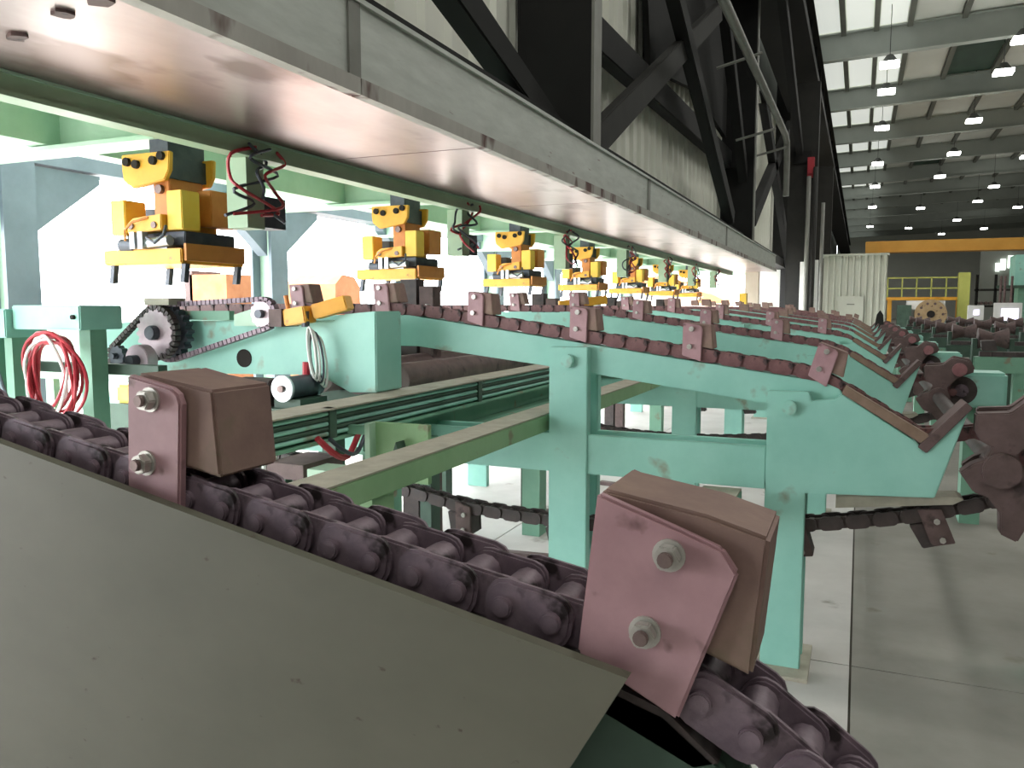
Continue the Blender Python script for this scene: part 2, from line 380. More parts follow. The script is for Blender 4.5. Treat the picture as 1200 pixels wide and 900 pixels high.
# cable festoon clusters on the rail beside each lifter
LY = [4.0 + 3.0 * k for k in range(7)]
for k, y in enumerate(LY):
    f = thing('cable_cluster', f'tangle of red and dark hoses on the rail at the {ORD[k]} lifter', 'hoses', group='hose tangles on the trolley rail')
    yy = y + .10
    box(-3.72, -3.56, yy, yy + .16, 2.2, 2.64).build('mounting_plate', 'rail_green', f)
    for q in range(4):
        pts = [(-3.5 + random.uniform(-.05, .02), yy - .05 + .1 * q, 2.7)]
        for t in range(5): pts.append((-3.52 + random.uniform(-.07, .05), yy + random.uniform(-.2, .35), 2.62 - .09 * t + random.uniform(-.03, .03)))
        MB().tube(smooth_path(pts, 5), .011, 6).build('hose', 'red_hose' if q % 2 else 'gunmetal', f, smooth=True)
    box(-3.75, -3.6, yy + .16, yy + .42, 2.22, 2.42).build('valve_block', 'gunmetal', f)

# ------------------------------------------------------------------ left side frame: columns, cross girders, deck
deck = thing('canopy_deck', 'pale green steel deck spanning left from the box beam', 'deck')
for k, y in enumerate([-1, 2, 5, 8, 11, 14, 17, 20, 23]):
    box(-5.4, -3.6, y + .02, y + 2.98, 3.2, 3.24).build('deck_plate', 'pale_green', deck)
for k in range(9):
    y = .7 + 3.5 * k
    r = thing('cross_girder', f'pale green girder running left from the box beam, {ORD[k]} along the row', 'girder', group='cross girders left of the box beam')
    box(-7.3, -3.62, y - .015, y + .015, 2.83, 3.17).build('web', 'pale_green', r)
    box(-7.3, -3.62, y - .13, y + .13, 3.16, 3.19).build('top_flange', 'pale_green', r)
    box(-7.3, -3.62, y - .13, y + .13, 2.8, 2.83).build('bottom_flange', 'pale_green', r)
for k in range(8):
    y = 1.5 + 3.5 * k
    r = thing('side_column', f'grey-green column with knee plate on the open side, {ORD[k]} along the row', 'column', group='columns on the open side')
    box(-7.2, -6.9, y - .02, y + .02, 0, 3.0).build('web', 'pale_green', r)
    box(-6.92, -6.88, y - .16, y + .16, 0, 3.0).build('flange', 'blue_grey', r)
    box(-7.22, -7.18, y - .16, y + .16, 0, 3.0).build('flange', 'blue_grey', r)
    MB().prism([(y + .15, 2.35), (y + .15, 2.98), (y + .9, 2.98), (y + .9, 2.9)], -7.1, -6.95, 'x').build('knee_plate', 'blue_grey', r)
    MB().prism([(y - .15, 2.35), (y - .15, 2.98), (y - .9, 2.98), (y - .9, 2.9)], -7.1, -6.95, 'x').build('knee_plate', 'blue_grey', r)
    box(-7.3, -6.8, y - .25, y + .25, 0, .03).build('base_plate', 'blue_grey', r)
o = box(-7.25, -6.9, -3, 27, 3.0, 3.2).build('eave_beam', 'blue_grey'); tag(o, 'dark blue-grey eave beam along the open side', 'beam')
o = box(-5.5, -5.3, -3, 25, 2.84, 3.18).build('deck_joist', 'pale_green'); tag(o, 'pale green joist under the deck behind the lifters', 'beam')
o = box(-4.2, -4.06, -3, 25, 2.86, 3.18).build('deck_joist', 'pale_green'); tag(o, 'pale green joist directly above the yellow lifters', 'beam')
o = box(-3.3, -2.9, 26, 26.4, 0, 3.2).build('end_post', 'cream'); tag(o, 'cream post at the far end of the box beam', 'post')
o = box(-3.4, -2.4, 27.5, 27.56, 0, 2.9).build('cladding_screen', 'white'); tag(o, 'white wall panel seen under the far end of the box beam', 'panel')
# yard objects
o = MB().prism([(-16, 0), (-12.5, 0), (-13.2, 1.6), (-15.2, 1.7)], 24, 27).build('rubble_heap', 'rust'); tag(o, 'reddish heap lying in the bright yard', 'heap')
b = thing('brick_stack', 'orange stacked crates outside behind the nearest lifter', 'stack')
box(-9.2, -8.5, 9.3, 9.9, 0, 2.18).build('crate', 'rust', b); box(-9.3, -9.15, 9.3, 9.9, 0, 2.24).build('board', 'brown', b)
o = MB().prism([(13.2, 0), (14.1, 0), (14.1, 2.1), (13.9, 2.3), (13.5, 2.34), (13.25, 2.15)], -10.6, -9.4, 'x').build('earth_pile', 'rust'); tag(o, 'brownish pile beyond the teal column in the yard', 'heap')
for k, (x, y, h, ww) in enumerate([(-9, 46, 2.3, 3), (-12, 52, 3.2, 4), (-7, 42, 1.9, 1.5)]):
    t = thing('yard_shed', ['low pale shed', 'tall pale shed', 'small pale kiosk'][k] + ' far off in the bright yard', 'shed')
    box(x - ww / 2, x + ww / 2, y, y + 3, 0, h).build('wall', 'cream', t)
    MB().prism([(x - ww / 2 - .2, h), (x + ww / 2 + .2, h), (x, h + .5)], y - .2, y + 3.2).build('roof', 'rust', t)

# ------------------------------------------------------------------ yellow lifters
def lifter():
    r = thing('lifting_head', 'x', 'lifter')
    MB().prism([(-.31, .62), (-.31, .72), (.31 - .2, .72), (.1, .60), (.06, .54), (-.22, .50), (-.3, .56)], -.26, -.22).build('trolley_plate', 'yellow', r, .006)
    MB().prism([(-.31, .62), (-.31, .72), (.31 - .2, .72), (.1, .60), (.06, .54), (-.22, .50), (-.3, .56)], .12, .16).build('trolley_plate', 'yellow', r, .006)
    for x, z in ((-.25, .67), (-.17, .65), (-.02, .665), (.05, .69)):
        MB().cyl((x, -.285, z), (x, -.255, z), .028, 10).build('wheel_bolt', 'hole', r)
    box(-.24, .05, -.22, .12, .56, .70).build('trolley_block', 'gunmetal', r)
    box(-.10, .04, -.2, .1, .30, .56).build('stem', 'orange_shade', r, .006)
    MB().cyl((-.03, -.23, .49), (-.03, -.2, .49), .03, 10).build('stem_pin', 'bolt', r)
    box(.07, .20, -.26, -.1, .22, .47).build('side_cabinet', 'yellow2', r, .006)
    box(.07, .20, .0, .26, .26, .50).build('side_cabinet', 'orange_shade', r, .006)
    box(-.43, -.30, -.26, -.08, .20, .43).build('side_cabinet', 'yellow2', r, .006)
    box(-.43, -.26, .0, .24, .2, .4).build('side_cabinet', 'gunmetal', r, .006)
    MB().prism([(-.24, .20), (-.24, .265), (-.19, .30), (.06, .32), (.06, .22)], -.3, .2).build('yoke', 'yellow', r, .006)
    for x in (-.2, .0): MB().cyl((x, -.31, .25), (x, -.28, .25), .022, 10).build('yoke_bolt', 'bolt', r)
    box(-.36, .16, -.2, .26, .125, .215).build('motor_block', 'gunmetal', r, .006)
    MB().cyl((-.14, -.27, .135), (.1, -.27, .15), .035, 12).build('cylinder', 'silver', r, smooth=True)
    MB().cyl((-.33, -.26, .13), (-.22, -.26, .13), .045, 12).build('pump', 'gunmetal', r, smooth=True)
    for x in (-.18, -.11): box(x - .02, x + .02, -.32, -.27, .1, .21).build('valve', 'silver', r)
    box(-.40, .34 - .3, -.24, .3, .10, .128).build('tray', 'silver', r)
    box(-.49, .20, -.28, .3, 0, .1).build('base_beam', 'yellow', r, .008)
    box(.205, .225, -.26, .28, .02, .13).build('end_plate', 'orange_shade', r)
    for x in (-.45, .18):
        for y in (-.24, .24):
            MB().prism([(x, 0), (x + .035, 0), (x + .015, -.12), (x - .02, -.12)], y - .02, y + .02).build('finger', 'gunmetal', r)
    # hoses
    MB().tube([(.1, -.3, .24), (.12, -.34, .18), (.05, -.35, .13), (-.04, -.33, .17)], .01, 6).build('hose', 'gunmetal', r, smooth=True)
    MB().tube([(-.05, -.3, .3), (-.15, -.34, .27), (-.22, -.34, .22), (-.26, -.3, .16)], .009, 6).build('hose', 'orange_shade', r, smooth=True)
    return r
L0 = lifter()
for k, y in enumerate(LY):
    r = L0 if k == 0 else tree(L0)
    r.location = (-4.22, y + .28, 1.98)
    tag(r, f'yellow lifting head hanging under the rail, {ORD[k]} from the viewer', 'lifter', 'row of yellow lifting heads')
    o = box(-4.36, -4.2, y + .1, y + .42, 2.66, 2.88).build('hanger_block', 'gunmetal'); tag(o, f'dark hanger block above the {ORD[k]} lifting head', 'hanger', 'dark hanger blocks')

# ================================================================== CHAIN PARTS
PITCH = .115
HP = PITCH / 2
def link_geo(m, x0, yin, yout, hh, er, sides=(-1, 1)):
    """one chain link: two rounded side plates between the pins at x0 and x0 + HP"""
    xs_ = [x0 - er, x0 - er * .82, x0 - er * .5, x0, x0 + HP, x0 + HP + er * .5, x0 + HP + er * .82, x0 + HP + er]
    hs_ = [hh * .3, hh * .66, hh * .9, hh, hh, hh * .9, hh * .66, hh * .3]
    for sgn in sides:
        vs = []
        for x, h in zip(xs_, hs_):
            y0 = sgn * yin; y1 = sgn * yout
            vs += [(x, y0, -h), (x, y0, h), (x, y1, h), (x, y1, -h)]
        fs = [(0, 1, 2, 3), tuple(len(vs) - 1 - i for i in range(4))]
        for i in range(len(xs_) - 1):
            a = i * 4; b = a + 4
            for k in range(4): fs.append((a + k, a + (k + 1) % 4, b + (k + 1) % 4, b + k))
        m.add(vs, fs)
    return m
def outer(m, x0=0): return link_geo(m, x0, .041, .053, .031, .0235)
def inner(m, x0=0):
    link_geo(m, x0, .028, .039, .027, .0215)
    m.cyl((x0, -.028, 0), (x0, .028, 0), .021, 12); m.cyl((x0 + HP, -.028, 0), (x0 + HP, .028, 0), .021, 12)
    return m
link_near = link_geo(MB(), 0, .041, .053, .031, .0235, (-1,)).mesh('link', 'chain', .004, True)
link_far = link_geo(MB(), 0, .041, .053, .031, .0235, (1,)).mesh('far_plate', 'chain', .004, True)
inner_near = inner(MB()).mesh('link', 'chain', .003, True)
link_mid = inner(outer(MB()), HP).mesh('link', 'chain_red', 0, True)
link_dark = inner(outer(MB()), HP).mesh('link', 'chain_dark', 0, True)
pin_mesh = MB().cyl((0, -.060, 0), (0, .060, 0), .0125, 14).mesh('pin', 'chain', .002, True)

def nut_mesh():
    m = MB()
    m.cyl((0, 0, 0), (0, -.003, 0), .0165, 20)
    return m.mesh('washer', 'zinc', 0, True)
washer_m = nut_mesh()
nut_m = MB().cyl((0, -.003, 0), (0, -.016, 0), .0138, 6).mesh('nut', 'zinc', .0015)
bolt_m = MB().cyl((0, -.016, 0), (0, -.022, 0), .0078, 12).mesh('bolt_end', 'bolt', .001)
plateA = [(-.046, .142), (.03, .140), (.043, .134), (.050, .122), (.066, -.03), (-.028, -.014)]
blockA = [(-.046, .143), (.086, .147), (.114, .037), (-.03, .037)]
plateB = [(-.088, .148), (.0, .146), (.045, .144), (.067, .127), (.062, -.04), (-.055, -.022)]
blockB = [(-.088, .15), (.02, .166), (.082, .168), (.112, .03), (-.05, .035)]
def dog_meshes(pl, bl):
    return (MB().prism(bl, -.056, .056).mesh('pusher_dog', 'dog_block', .004),
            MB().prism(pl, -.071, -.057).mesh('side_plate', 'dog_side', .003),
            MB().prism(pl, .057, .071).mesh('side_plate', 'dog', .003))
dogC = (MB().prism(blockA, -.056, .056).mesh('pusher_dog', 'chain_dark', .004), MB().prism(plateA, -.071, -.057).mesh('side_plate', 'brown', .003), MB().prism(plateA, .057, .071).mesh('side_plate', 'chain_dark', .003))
dogA = dog_meshes(plateA, blockA); dogB = dog_meshes(plateB, blockB)
def add_dog(parent, x, y, z, rot, dm_=dogA, detail=2):
    d = inst(dm_[0], 'pusher_dog', parent, (x, y, z), (0, rot, 0))
    if detail >= 1:
        inst(dm_[1], 'side_plate', d); inst(dm_[2], 'side_plate', d)
    if detail >= 1:
        for s, t in ((.0, .118), (.003, .033)):
            if detail >= 2: inst(washer_m, 'washer', d, (s, -.071, t)); inst(bolt_m, 'bolt_end', d, (s, -.071, t))
            inst(nut_m, 'nut', d, (s, -.071, t), (0, random.uniform(0, 1), 0))
    return d
class Path:
    def __init__(s, pts):
        s.p = [Vector(p) for p in pts]; s.c = [0]
        for a, b in zip(s.p, s.p[1:]): s.c.append(s.c[-1] + (b - a).length)
        s.L = s.c[-1]
    def at(s, t):
        t = max(0, min(s.L, t))
        for i in range(len(s.p) - 1):
            if t <= s.c[i + 1]: return s.p[i].lerp(s.p[i + 1], (t - s.c[i]) / max(1e-9, s.c[i + 1] - s.c[i]))
        return s.p[-1]
    def dirang(s, t, h=.04):
        a = s.at(t - h); b = s.at(t + h); return math.atan2(b.y - a.y, b.x - a.x)
    def s_at_x(s, x):
        best = min(range(0, int(s.L * 200)), key=lambda i: abs(s.at(i / 200).x - x)); return best / 200
def lay_links(parent, path, y, mesh, pins=False, s0=0.0, s1=None):
    s = s0; s1 = path.L if s1 is None else s1
    while s + PITCH <= s1:
        a = path.at(s); b = path.at(s + PITCH)
        ang = math.atan2(b.y - a.y, b.x - a.x)
        if pins:
            mid = path.at(s + HP)
            a1 = math.atan2(mid.y - a.y, mid.x - a.x); a2 = math.atan2(b.y - mid.y, b.x - mid.x)
            l = inst(mesh, 'link', parent, (a.x, y, a.y), (0, -a1, 0))
            inst(link_far, 'far_plate', l)
            inst(pin_mesh, 'pin', l); inst(pin_mesh, 'pin', l, (HP, 0, 0))
            inst(inner_near, 'link', parent, (mid.x, y, mid.y), (0, -a2, 0))
        else: inst(mesh, 'link', parent, (a.x, y, a.y), (0, -ang, 0))
        s += PITCH

# ================================================================== NEAR CONVEYOR (line beside the viewer)
nc = thing('conveyor_beam', 'big grey-green conveyor side plate and beam in the foreground', 'conveyor', (0, 0, 0))
zt = lambda x: 1.336 - .193 * (x + .197)
MB().prism([(-3.0, zt(-3.0)), (-.197, 1.336), (-.256, 1.23), (-.44, .9), (-3.0, 1.2)], .75, .765).build('side_plate', 'near_plate', nc)
MB().prism([(-3.0, 1.76), (-.30, 1.318), (-.17, 1.28), (-.11, 1.235), (-.085, 1.17), (-.10, 1.08), (-.2, .98), (-.46, .9), (-3.0, 1.3)], .80, .815).build('nose_plate', 'dark_green', nc, .004)
MB().prism([(-3.0, 1.76), (-.30, 1.318), (-.17, 1.28), (-.11, 1.235), (-.085, 1.17), (-.10, 1.08), (-.2, .98), (-.46, .9), (-3.0, 1.3)], .885, .90).build('nose_plate', 'dark_green', nc, .004)
MB().prism([(-3.0, 1.765), (-.30, 1.323), (-.17, 1.285), (-.115, 1.24), (-.14, 1.23), (-.31, 1.3), (-3.0, 1.74)], .80, .90).build('slide_rail', 'chain_dark', nc)
for x in (-1.45, -.55): box(x - .1, x + .1, .816, .884, 0, 1.1 if x > -1 else 1.3).build('post', 'green', nc)
ch = thing('drive_chain', 'heavy dark chain with mauve pusher dogs in the foreground', 'chain')
cz = lambda x: 1.365 - .171 * (x + .322)
path0 = Path([(-2.9, cz(-2.9)), (-.24, cz(-.24)), (-.205, 1.338), (-.095, 1.283), (0.0, 1.215), (.10, 1.125), (.22, 1.0), (.4, .8)])
lay_links(ch, path0, .85, link_near, True, .055)
add_dog(ch, -.864, .85, 1.464, R(9.7))
add_dog(ch, -.200, .85, 1.344, R(17.6), dogB)
add_dog(ch, -1.46, .85, cz(-1.46), R(9.7))

# ================================================================== REPEATED CONVEYOR LINES
def zbeam(x): return 1.655 if x < -2.3 else 1.655 - .1365 * (x + 2.3)
fwd = [(-4.25, 1.69), (-2.35, 1.69), (-2.2, 1.678), (-.2, zbeam(-.2) + .035), (-.06, 1.335), (.28, 1.13), (.5, 1.17), (.66, 1.1), (.68, .98)]
ret = [(.68, .98), (.6, .89), (.45, .835), (.15, .752), (-.18, .69), (-.45, .645), (-1.0, .59), (-1.46, .575), (-1.97, .597), (-2.35, .655), (-3.0, .75), (-4.25, .95)]
pf = Path(fwd); pr_ = Path(smooth_path(ret))
beam_poly = [(-4.3, 1.655), (-2.3, 1.655), (-.2, zbeam(-.2)), (-.12, 1.352), (-.07, 1.33), (-.055, 1.305), (-.08, 1.28), (-.14, 1.262), (-.3, 1.252), (-.41, 1.255), (-1.47, 1.395), (-2.25, 1.485), (-4.3, 1.485)]
brk = [(-.377, 1.316), (-.199, 1.318), (-.183, 1.278), (-.09, 1.289), (-.056, 1.313), (.243, 1.121), (.274, 1.085), (.438, 1.265), (.326, .88), (-.221, .852), (-.377, .848)]
star = [(.465, 1.255), (.59, 1.265), (.65, 1.32), (.76, 1.30), (.80, 1.22), (.69, 1.17), (.625, 1.09), (.66, .98), (.70, .86), (.64, .72), (.575, .75), (.57, .84), (.525, .90), (.47, .92), (.415, 1.0), (.46, 1.04), (.51, 1.065), (.53, 1.115), (.487, 1.14), (.465, 1.18)]
F = {}
F['beam'] = MB().prism(beam_poly, .04, .16).mesh('beam', 'teal', .004)
F['postL'] = box(-1.449, -1.244, -.02, .04, 0, 1.5).mesh('post', 'teal', .004)
F['postL2'] = box(-1.449, -1.244, .16, .22, 0, 1.5).mesh('post', 'teal', .004)
F['postR'] = box(-.377, -.199, -.015, .04, 0, .9).mesh('post', 'teal', .004)
F['postR2'] = box(-.377, -.199, .16, .22, 0, 1.3).mesh('post', 'teal', .004)
F['postF'] = box(-3.4, -3.2, -.02, .04, 0, 1.6).mesh('post', 'teal', .004)
F['rail'] = box(-3.4, -.377, -.005, .035, .855, 1.055).mesh('rail', 'teal', .004)
F['rail2'] = box(-3.4, -.2, .165, .205, .855, 1.055).mesh('rail', 'teal', .004)
F['bracket'] = MB().prism(brk, -.015, .036).mesh('end_bracket', 'teal', .004)
F['liner1'] = MB().prism([(-.062, 1.318), (-.045, 1.352), (.295, 1.148), (.262, 1.116)], -.02, .16).mesh('wear_strip', 'liner', .003)
F['liner2'] = MB().prism([(.25, 1.10), (.425, 1.30), (.452, 1.278), (.285, 1.075)], -.03, .16).mesh('wear_strip', 'brown', .003)
F['boss'] = MB().cyl((0, -.022, 0), (0, -.05, 0), .034, 18).mesh('pin_boss', 'teal', .004, True)
F['base'] = box(-.13, .13, -.12, .3, 0, .018).mesh('base_plate', 'dust')
F['guide'] = MB().prism([(-.07, .79), (.40, .85), (.44, .875), (.42, .885), (-.07, .845)], .02, .16).mesh('chain_guide', 'dust')
F['star'] = MB().prism(star, -.02, .06).mesh('claw_plate', 'brown', .006)
F['star2'] = MB().prism([(x + .02, z + .01) for x, z in star], .12, .18).mesh('claw_plate', 'brown', .006)
F['hub'] = MB().cyl((.57, -.05, 1.02), (.57, .22, 1.02), .075, 20).mesh('hub', 'brown', .005, True)
F['hubcap'] = MB().cyl((.70, -.05, 1.235), (.70, .02, 1.235), .05, 16).mesh('claw_pin', 'dog', .004, True)
F['house'] = box(.60, 1.05, .0, .35, .93, 1.20).mesh('casing', 'teal', .02)
F['houseleg'] = box(.78, .92, .08, .28, 0, .93).mesh('leg', 'green')
F['hole'] = MB().cyl((.74, -.012, 1.06), (.74, .01, 1.06), .11, 24).mesh('bearing', 'chain_dark', .004, True)
F['hole2'] = MB().cyl((.74, -.03, 1.06), (.74, .0, 1.06), .05, 16).mesh('shaft_end', 'chain', .004, True)
F['skid'] = box(1.15, 9.0, .05, .2, 1.0, 1.17).mesh('beam', 'green', .004)
F['skidD'] = box(1.15, 9.0, .05, .2, 1.0, 1.17).mesh('beam', 'dark_green', .004)
F['skidpost'] = box(-.08, .08, .07, .19, 0, 1.0).mesh('post', 'green')
F['skidchain'] = MB()
for i in range(66): F['skidchain'].box(1.2 + i * PITCH, 1.2 + i * PITCH + .11, .08, .18, 1.175, 1.225)
F['skidchain'] = F['skidchain'].mesh('link_run', 'chain_dark')
mm = MB()
s = 0
while s < pf.L - PITCH:
    a = pf.at(s); b = pf.at(s + PITCH * .97); mm.bar((a.x, .1, a.y), (b.x, .1, b.y), .1, .05); s += PITCH
s = 0
while s < pr_.L - PITCH:
    a = pr_.at(s); b = pr_.at(s + PITCH * .97); mm.bar((a.x, .1, a.y), (b.x, .1, b.y), .1, .05); s += PITCH
F['run'] = mm.mesh('link_run', 'chain_red')
NL = 8
for k in range(1, NL + 1):
    Y0 = 3.89 + 3.0 * (k - 1)
    od = ORD[k - 1]
    fr = thing('conveyor_frame', f'teal conveyor frame with V-shaped end, {od} behind the foreground beam', 'conveyor', (0, Y0, 0), 'teal conveyor frames in a row')
    for n_ in ('beam', 'postL', 'postL2', 'postR', 'postR2', 'rail', 'rail2', 'bracket', 'liner1', 'liner2'):
        inst(F[n_], F[n_].name.split('.')[0], fr)
    if k > 1: inst(F['postF'], 'post', fr)
    inst(F['guide'], 'chain_guide', fr)
    inst(F['boss'], 'pin_boss', fr, (-1.345, 0, 1.43)); inst(F['boss'], 'pin_boss', fr, (-.278, .007, 1.245))
    inst(F['base'], 'base_plate', fr, (-1.345, 0, 0)); inst(F['base'], 'base_plate', fr, (-.288, 0, 0))
    c = thing('transfer_chain', f'rusty transfer chain with mauve dogs on the {od} teal frame', 'chain', (0, Y0 + .1, 0), 'transfer chains on the teal frames')
    if k <= 3:
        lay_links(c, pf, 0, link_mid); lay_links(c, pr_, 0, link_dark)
    else:
        r = inst(F['run'], 'link_run', c, (0, -.1, 0)); r['kind'] = 'stuff'
    off = [0, -.02, .1, -.25, .2, .05, -.1, .15, .0][k]
    for j in range(-5, 1):
        x = -.155 + off + j * .578
        if x > -.1: continue
        s = pf.s_at_x(x); p = pf.at(s)
        add_dog(c, p.x, 0, p.y, -pf.dirang(s), dogA, 1 if k <= 3 else 0)
    for j in range(9):
        s = .42 + j * .578 + off
        if s < pr_.L - .2:
            p = pr_.at(s); add_dog(c, p.x, 0, p.y, -pr_.dirang(s), dogC, 1 if k <= 2 else 0)
    st = thing('kickout_arm', f'brown clawed kick-out arm at the end of the {od} teal frame', 'arm', (0, Y0, 0), 'clawed arms at the conveyor ends')
    for n_ in ('star', 'star2', 'hub', 'hubcap'): inst(F[n_], F[n_].name.split('.')[0], st)
    hb = thing('bearing_housing', f'teal bearing housing with dark round bearing, {od} in the row', 'housing', (0, Y0 + .2, 0), 'bearing housings right of the claws')
    for n_ in ('house', 'houseleg', 'hole', 'hole2'): inst(F[n_], F[n_].name.split('.')[0], hb)
    if k >= 2:
        sk = thing('runout_skid', f'dark-chained green skid beam reaching right, {od} in the row', 'conveyor', (0, Y0, 0), 'green skid beams on the right')
        inst(F['skid'] if k <= 3 else F['skidD'], 'beam', sk)
        for x in (1.6, 4.2, 6.8, 8.7): inst(F['skidpost'], 'post', sk, (x, 0, 0))
        r = inst(F['skidchain'], 'link_run', sk); r['kind'] = 'stuff'
        for x in (1.5 + off, 2.2 + off, 2.9 + off, 3.6, 4.3, 5.0, 5.7, 6.4, 7.1, 7.8, 8.5): inst(dogC[0], 'pusher_dog', sk, (x, .13, 1.2))
o = MB().cyl((.57, 3.88, 1.02), (.57, 26, 1.02), .045, 14).build('line_shaft', 'chain_dark', smooth=True); tag(o, 'long dark shaft joining the clawed arms', 'shaft')
# dark v-roller stands filling the run-out area
rs = MB().cyl((-.16, 0, 1.30), (0, 0, 1.30), .13, 14, .07).cyl((0, 0, 1.30), (.16, 0, 1.30), .07, 14, .13).mesh('roller', 'brown', 0, True)
rst = MB().box(-.22, -.17, -.08, .08, 0, 1.32).box(.17, .22, -.08, .08, 0, 1.32).box(-.22, .22, -.08, .08, 1.0, 1.1).mesh('stand', 'dark_green')
n = 0
for xi, x in enumerate((1.5, 2.5, 3.6, 4.9, 6.4, 8.0)):
    for k in range(1, 7):
        y = 8.4 + 3.0 * k + .2 * xi
        t = thing('roller_stand', f'dark roller on green stand, {ORD[k - 1]} from the viewer in the {ORD[xi]} row right of claws', 'roller', (x, y, 0), 'roller stands on the run-out side')
        inst(rs, 'roller', t, (0, 0, .02)); inst(rst, 'stand', t)

# ================================================================== LONGITUDINAL BEAMS BETWEEN LINES
lb = thing('cross_tie_beam', 'dusty grass-green beam running back to the first teal frame', 'beam')
box(-1.63, -1.47, 1.75, 6.75, 1.06, 1.145).build('channel', 'grass_green', lb, .004)
box(-1.628, -1.472, 1.752, 6.748, 1.146, 1.152).build('dust_layer', 'dust', lb)
box(-1.62, -1.5, 2.3, 2.44, 0, 1.06).build('post', 'grass_green', lb)
lb2 = thing('cross_tie_beam', 'dusty tan-topped beam under the first teal frame behind the tilted dog', 'beam')
box(-.66, -.48, 1.1, 3.88, .74, .842).build('channel', 'green', lb2, .004)
box(-.658, -.482, 1.102, 3.878, .843, .85).build('dust_layer', 'dust', lb2)
box(-.62, -.52, 1.4, 1.5, 0, .74).build('post', 'green', lb2)
for k in range(1, 5):
    o = box(-1.62, -1.5, 3.95 + 3 * k - .1, 6.8 + 3 * k, 1.065, 1.14).build('cross_tie_beam', 'green'); tag(o, f'green tie beam between teal frames, {ORD[k]} bay from the viewer', 'beam', 'green tie beams between frames')
# pipe manifold rack
mf = thing('pipe_rack', 'green rack of stacked hydraulic pipes running between the frames', 'pipe rack')
box(-2.28, -2.14, 2.0, 13.0, 1.13, 1.255).build('tray', 'green', mf)
box(-2.28, -2.09, 2.0, 13.0, 1.255, 1.262).build('dust_cover', 'dust', mf)
for q in range(5): MB().cyl((-2.118, 2.0, 1.15 + q * .022), (-2.118, 13, 1.15 + q * .022), .0105, 8).build('pipe', 'dark_green' if q % 2 else 'teal', mf, smooth=True)
for y in (2.9, 4.4, 5.9, 7.4, 8.9): box(-2.15, -2.1, y, y + .05, 1.13, 1.262).build('pipe_clamp', 'dark_green', mf)
sb = thing('support_beam', 'green I-beam under the pipe rack', 'beam')
box(-2.22, -2.2, 3.3, 13, 1.0, 1.12).build('web', 'green', sb); box(-2.3, -2.1, 2.0, 13, 1.115, 1.129).build('flange', 'green', sb); box(-2.3, -2.1, 3.3, 13, .985, 1.0).build('flange', 'green', sb)
for y in (3.4, 5.5, 9.5): box(-2.27, -2.13, y, y + .14, 0, .985).build('post', 'green', sb)

# ================================================================== DRIVE UNIT AT LEFT (in front of the first frame)
db = thing('drive_beam', 'teal drive beam with chain sprockets left of the first frame', 'machine')
MB().prism([(-4.15, 1.30), (-4.15, 1.60), (-3.85, 1.62), (-2.50, 1.63), (-2.43, 1.665), (-2.245, 1.68), (-2.245, 1.268), (-2.41, 1.262), (-2.60, 1.345), (-3.3, 1.33)], 3.5, 3.75).build('body', 'teal', db, .006)
MB().cyl((-3.09, 3.494, 1.422), (-3.09, 3.505, 1.422), .05, 20).build('round_hole', 'hole', db)
MB().prism([(-3.1, 1.60), (-3.1, 1.66), (-2.98, 1.69), (-2.9, 1.60)], 3.44, 3.5).build('chain_guide_block', 'pale_green', db)
box(-3.55, -3.15, 3.46, 3.5, 1.63, 1.68).build('top_bar', 'green', db)
def sprocket(x, y, z, r, teeth, th, name, mt, par):
    pts = []
    for i in range(teeth * 4):
        a = 2 * math.pi * i / (teeth * 4); q = r if i % 4 < 2 else r * .88; pts.append((x + math.cos(a) * q, z + math.sin(a) * q))
    s_ = MB().prism(pts, y, y + th).build(name, mt, par)
    MB().cyl((x, y - .03, z), (x, y + .01, z), r * .3, 14).build('hub', 'gunmetal', s_)
    return s_
sprocket(-3.56, 3.33, 1.56, .135, 18, .03, 'sprocket', 'sprocket', db)
sprocket(-3.54, 3.40, 1.56, .15, 20, .05, 'sprocket', 'gunmetal', db)
sprocket(-2.88, 3.40, 1.665, .075, 12, .03, 'sprocket', 'sprocket', db)
sprocket(-3.86, 3.33, 1.425, .06, 10, .04, 'sprocket', 'gunmetal', db)
MB().cyl((-3.56, 3.2, 1.415), (-3.56, 3.27, 1.415), .085, 22).build('flange_disc', 'sprocket', db, .004, True)
MB().cyl((-3.56, 3.15, 1.415), (-3.56, 3.2, 1.415), .03, 14).build('shaft', 'gunmetal', db, smooth=True)
MB().cyl((-3.56, 3.29, 1.56), (-3.56, 3.6, 1.56), .035, 14).build('shaft', 'gunmetal', db, smooth=True)
def small_chain(pts, y, name, mt, par, step=.03):
    pp = Path(pts + [pts[0]]); m = MB(); s = 0
    while s < pp.L - step * .5:
        a = pp.at(s); b = pp.at(s + step * .78)
        m.bar((a.x, y, a.y), (b.x, y, b.y), .04, .026); s += step
    o = m.build(name, mt, par); o['kind'] = 'stuff'; return o
def loop2(c0, r0, c1, r1, n=10):
    d = math.atan2(c1[1] - c0[1], c1[0] - c0[0]); out = []
    for i in range(n + 1):
        a = d + math.pi / 2 + math.pi * i / n; out.append((c0[0] + math.cos(a) * r0, c0[1] + math.sin(a) * r0))
    for i in range(n + 1):
        a = d - math.pi / 2 + math.pi * i / n; out.append((c1[0] + math.cos(a) * r1, c1[1] + math.sin(a) * r1))
    return out
small_chain(loop2((-3.54, 1.56), .155, (-2.88, 1.665), .078), 3.42, 'roller_chain', 'chain', db)
small_chain(loop2((-3.86, 1.425), .065, (-3.56, 1.56), .14), 3.35, 'roller_chain', 'chain_dark', db)
box(-3.64, -3.46, 3.34, 3.46, 1.712, 1.75).build('chain_tensioner', 'dust', db)
box(-2.80, -2.72, 3.36, 3.5, 1.6, 1.69).build('end_block', 'brown', db)
